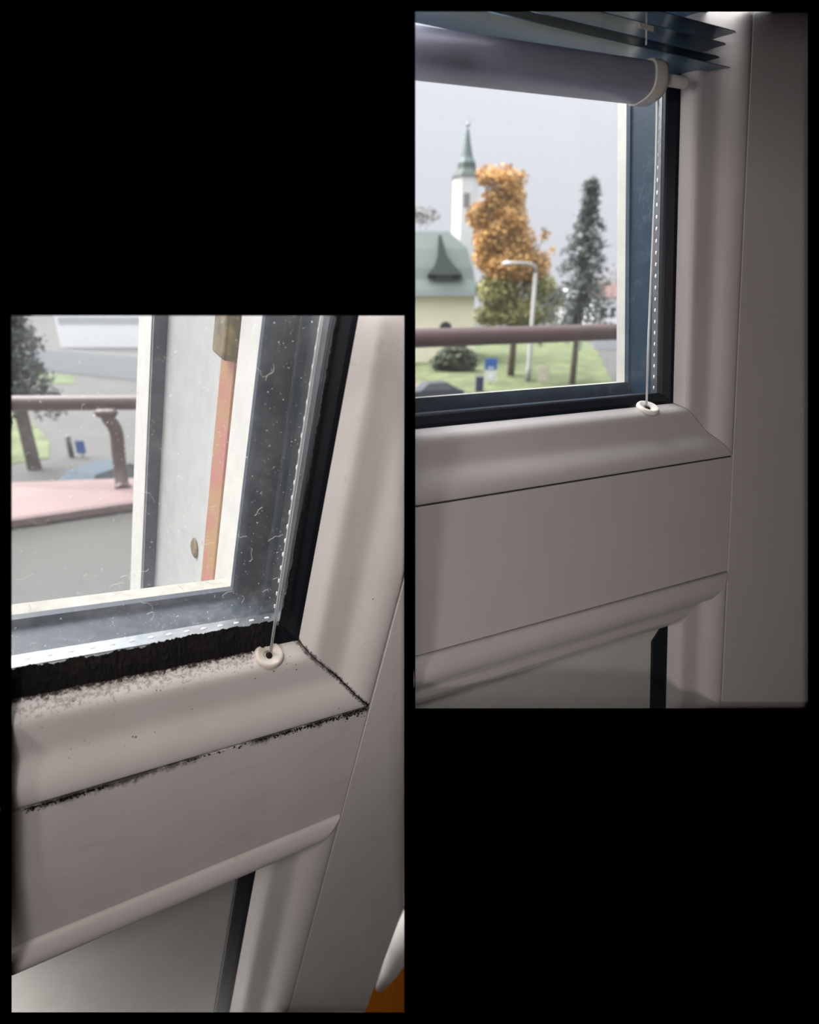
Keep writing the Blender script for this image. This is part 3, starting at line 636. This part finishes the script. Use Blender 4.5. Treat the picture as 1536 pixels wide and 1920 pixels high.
post_sign(122, 26, 826, 850, .42, ['sign_blue'], label='small blue sign by the road below the balcony railing', cat='sign')
b0 = gp(900, 46); r = root('litter_bin', b0, label='narrow dark blue litter bin beside the blue road sign', cat='bin')
link('body', box(bmesh.new(), (-.3, -.3, 0), (.3, .3, 1.1), .05), 'bin_navy', r); link('lid', box(bmesh.new(), (-.33, -.33, 1.1), (.33, .33, 1.22), .05), 'car_dark', r)
b0 = gp(101, 26); r = root('bollard', b0, label='grey bollard just left of the small blue sign', cat='bollard')
link('post', tube(bmesh.new(), [(0, 0, 0), (0, 0, .95)], .12, 12), 'car_dark', r, True); link('cap', tube(bmesh.new(), [(0, 0, .95), (0, 0, 1.05)], [.13, .06], 12), 'grey_metal', r, True)
def car(px, yd, ang, mat, name='car', **kw):
    b0 = gp(px, yd); r = root(name, b0, **kw); r.rotation_euler.z = ang
    body = [(-2.1, .35), (-2.15, .75), (-2.0, .88), (-1.1, .98), (-.5, 1.42), (.9, 1.45), (1.6, 1.0), (2.05, .92), (2.12, .4)]
    bm = loft(bmesh.new(), [[(x, s * .85 * (1 if z < 1.05 else .8), z) for x, z in body] for s in (-1, 1)]); link('body', bm, mat, r, True, 30)
    for s in (-1, 1):
        gl = [(-1.0, 1.0), (-.48, 1.36), (.85, 1.38), (1.4, 1.02)]
        link('side_window', loft(bmesh.new(), [[(x, s * (.865 if z < 1.1 else .72), z) for x, z in gl], [(x, s * (.84 if z < 1.1 else .70), z) for x, z in gl]]), 'dark_window', r)
        for x in (-1.35, 1.35): link('wheel', tube(bmesh.new(), [(x, s * .72, .32), (x, s * .9, .32)], .32, 18), 'black_rubber', r, True, 40)
    return r
car(812, 41, .25, 'car_dark', label='dark grey car at the bottom left of the clean window view', cat='car')
car(142, 19.2, 1.15, 'car_blue', label='pale blue car on the road below the balcony railing', cat='car')

# far houses and fences
def house(px0, px1, pyt, y, wall, roofm, **kw):
    a, b_ = wp(px0, pyt, y), wp(px1, pyt, y); r = root('house', ((a.x + b_.x) / 2, y, 0), **kw); hw_ = (b_.x - a.x) / 2
    link('wall', box(bmesh.new(), (-hw_, 0, 0), (hw_, 8, a.z)), wall, r)
    link('roof', loft(bmesh.new(), [[(-hw_ - .5, -.6, a.z - .1), (-hw_ - .5, 8.6, a.z - .1), (-hw_ - .5, 4, a.z + 2.6)], [(hw_ + .5, -.6, a.z - .1), (hw_ + .5, 8.6, a.z - .1), (hw_ + .5, 4, a.z + 2.6)]]), roofm, r)
    for k in range(3): link('window', box(bmesh.new(), (-hw_ * .7 + k * hw_ * .6, -.05, a.z * .45), (-hw_ * .7 + k * hw_ * .6 + hw_ * .25, .1, a.z * .72)), 'dark_window', r)
    return r
house(1118, 1185, 556, 125, 'haze_wall', 'red_roof', label='distant house with reddish roof right of the conifer', cat='house')
house(1060, 1112, 560, 140, 'white_plaster', 'haze_wall', label='distant pale house hidden mostly behind the conifer', cat='house')
def long_fence(p0, p1, y0, y1, h, mat, n, **kw):
    a, b_ = gp(p0, y0), gp(p1, y1); r = root('fence', a, **kw); d_ = b_ - a
    bm = bmesh.new()
    for k in range(n):
        p = d_ * (k / (n - 1)); box(bm, (p.x - .16, p.y - .03, 0), (p.x + .16, p.y + .03, h))
    link('boards', bm, mat, r)
    link('rail', tube(bmesh.new(), [(0, .1, h * .8), (d_.x, d_.y + .1, h * .8)], .07, 6), mat, r); return r
long_fence(1108, 1200, 86, 86, 2.4, 'fence_grey', 24, label='pale grey fence along the far road right of the conifer', cat='fence')
long_fence(60, 280, 62, 52, 2.2, 'fence_grey', 60, label='long grey fence across the far side of the road', cat='fence')
b0 = gp(160, 90); r = root('apartment_block', b0, label='large hazy pale building behind the long grey fence', cat='building')
link('wall', box(bmesh.new(), (-3, 0, 0), (14, 14, 8.2)), 'haze_wall', r)
link('window_band', box(bmesh.new(), (-2.5, -.05, 3.4), (13, .1, 4.4)), 'fence_grey', r)
link('roof', box(bmesh.new(), (-3.3, -.3, 8.2), (14.3, 14.3, 8.5)), 'fence_grey', r)

# balcony rails and parapet
a, b_ = wp(700, 637, 1.62), wp(1250, 619, 2.02)
r = root('balcony_railing', (a + b_) / 2, label='dark red-brown tube railing across the clean window view', cat='railing'); c0 = (a + b_) / 2
link('handrail', tube(bmesh.new(), [a - c0, b_ - c0], .026, 20), 'railing_paint', r, True, 50)
def rel0(p, c): return tuple(p - c)
a, b_ = wp(-60, 757, 1.85), wp(330, 754, 1.95); c0 = wp(205, 757, 1.88)
r = root('balcony_railing', c0, label='brown tube railing with curved post on the red parapet, beyond the dirty glass', cat='railing')
link('handrail', tube(bmesh.new(), [a - c0, b_ - c0], .025, 20), 'railing_paint', r, True, 50)
P_ = lambda px, py, y: wp(px, py, y) - c0
link('clamp', tube(bmesh.new(), [P_(178, 772, 1.85), P_(184, 775, 1.85), P_(214, 775, 1.85), P_(219, 772, 1.85)], [.006, .014, .014, .006], 10), 'railing_paint', r, True)
link('post', tube(bmesh.new(), smooth_curve([P_(199, 768, 1.86), P_(203, 785, 1.86), P_(212, 797, 1.86), P_(219, 815, 1.86), P_(222, 850, 1.86), P_(226, 885, 1.86), P_(231, 925, 1.82)], 4), .021, 14), 'railing_paint', r, True, 50)
link('foot', tube(bmesh.new(), [P_(231, 917, 1.83), P_(231.5, 925, 1.80)], [.028, .031], 14), 'railing_paint', r, True, 50)
# parapet
e0, e1 = wp(-80, 985, 1.50), wp(330, 926, 1.66); f0, f1 = wp(-80, 908, 1.98), wp(330, 893, 2.12)
pr = root('parapet', (e0 + e1) / 2, label='grey balcony parapet wall with dull red metal coping', cat='parapet'); c1 = (e0 + e1) / 2
dn = Vector((0, 0, -.028)); bm = bmesh.new()
loft(bm, [[e0 - c1, e1 - c1, f1 - c1, f0 - c1], [e0 + dn * .25 - c1 + Vector((0, -.008, 0)), e1 + dn * .25 - c1 + Vector((0, -.008, 0)), f1 + dn * .3 - c1, f0 + dn * .3 - c1],
          [e0 + dn - c1, e1 + dn - c1, f1 + dn - c1, f0 + dn - c1]])
link('coping', bm, 'coping_red', pr)
ov = Vector((0, .035, -.05)); low = Vector((0, 0, -1.6)); thk = Vector((0, .3, 0))
bm = loft(bmesh.new(), [[e0 + ov - c1, e1 + ov - c1, e1 + ov + thk - c1, e0 - c1 + thk + ov], [e0 + ov + low - c1, e1 + ov + low - c1, e1 + ov + low + thk - c1, e0 - c1 + low + thk + ov]])
link('wall', bm, 'parapet_plaster', pr)
# white door-frame foot seen past the stile, by the orange floor
bm = tube(bmesh.new(), [wp(800, 1690, .52), wp(752, 1775, .52), wp(732, 1818, .52), wp(712, 1852, .53)], [.022, .017, .012, .006], 14)
plain('sill_grey', (.17, .165, .155), .5)
link('trim_1', bm, 'sill_grey', None, True, None, kind='structure')
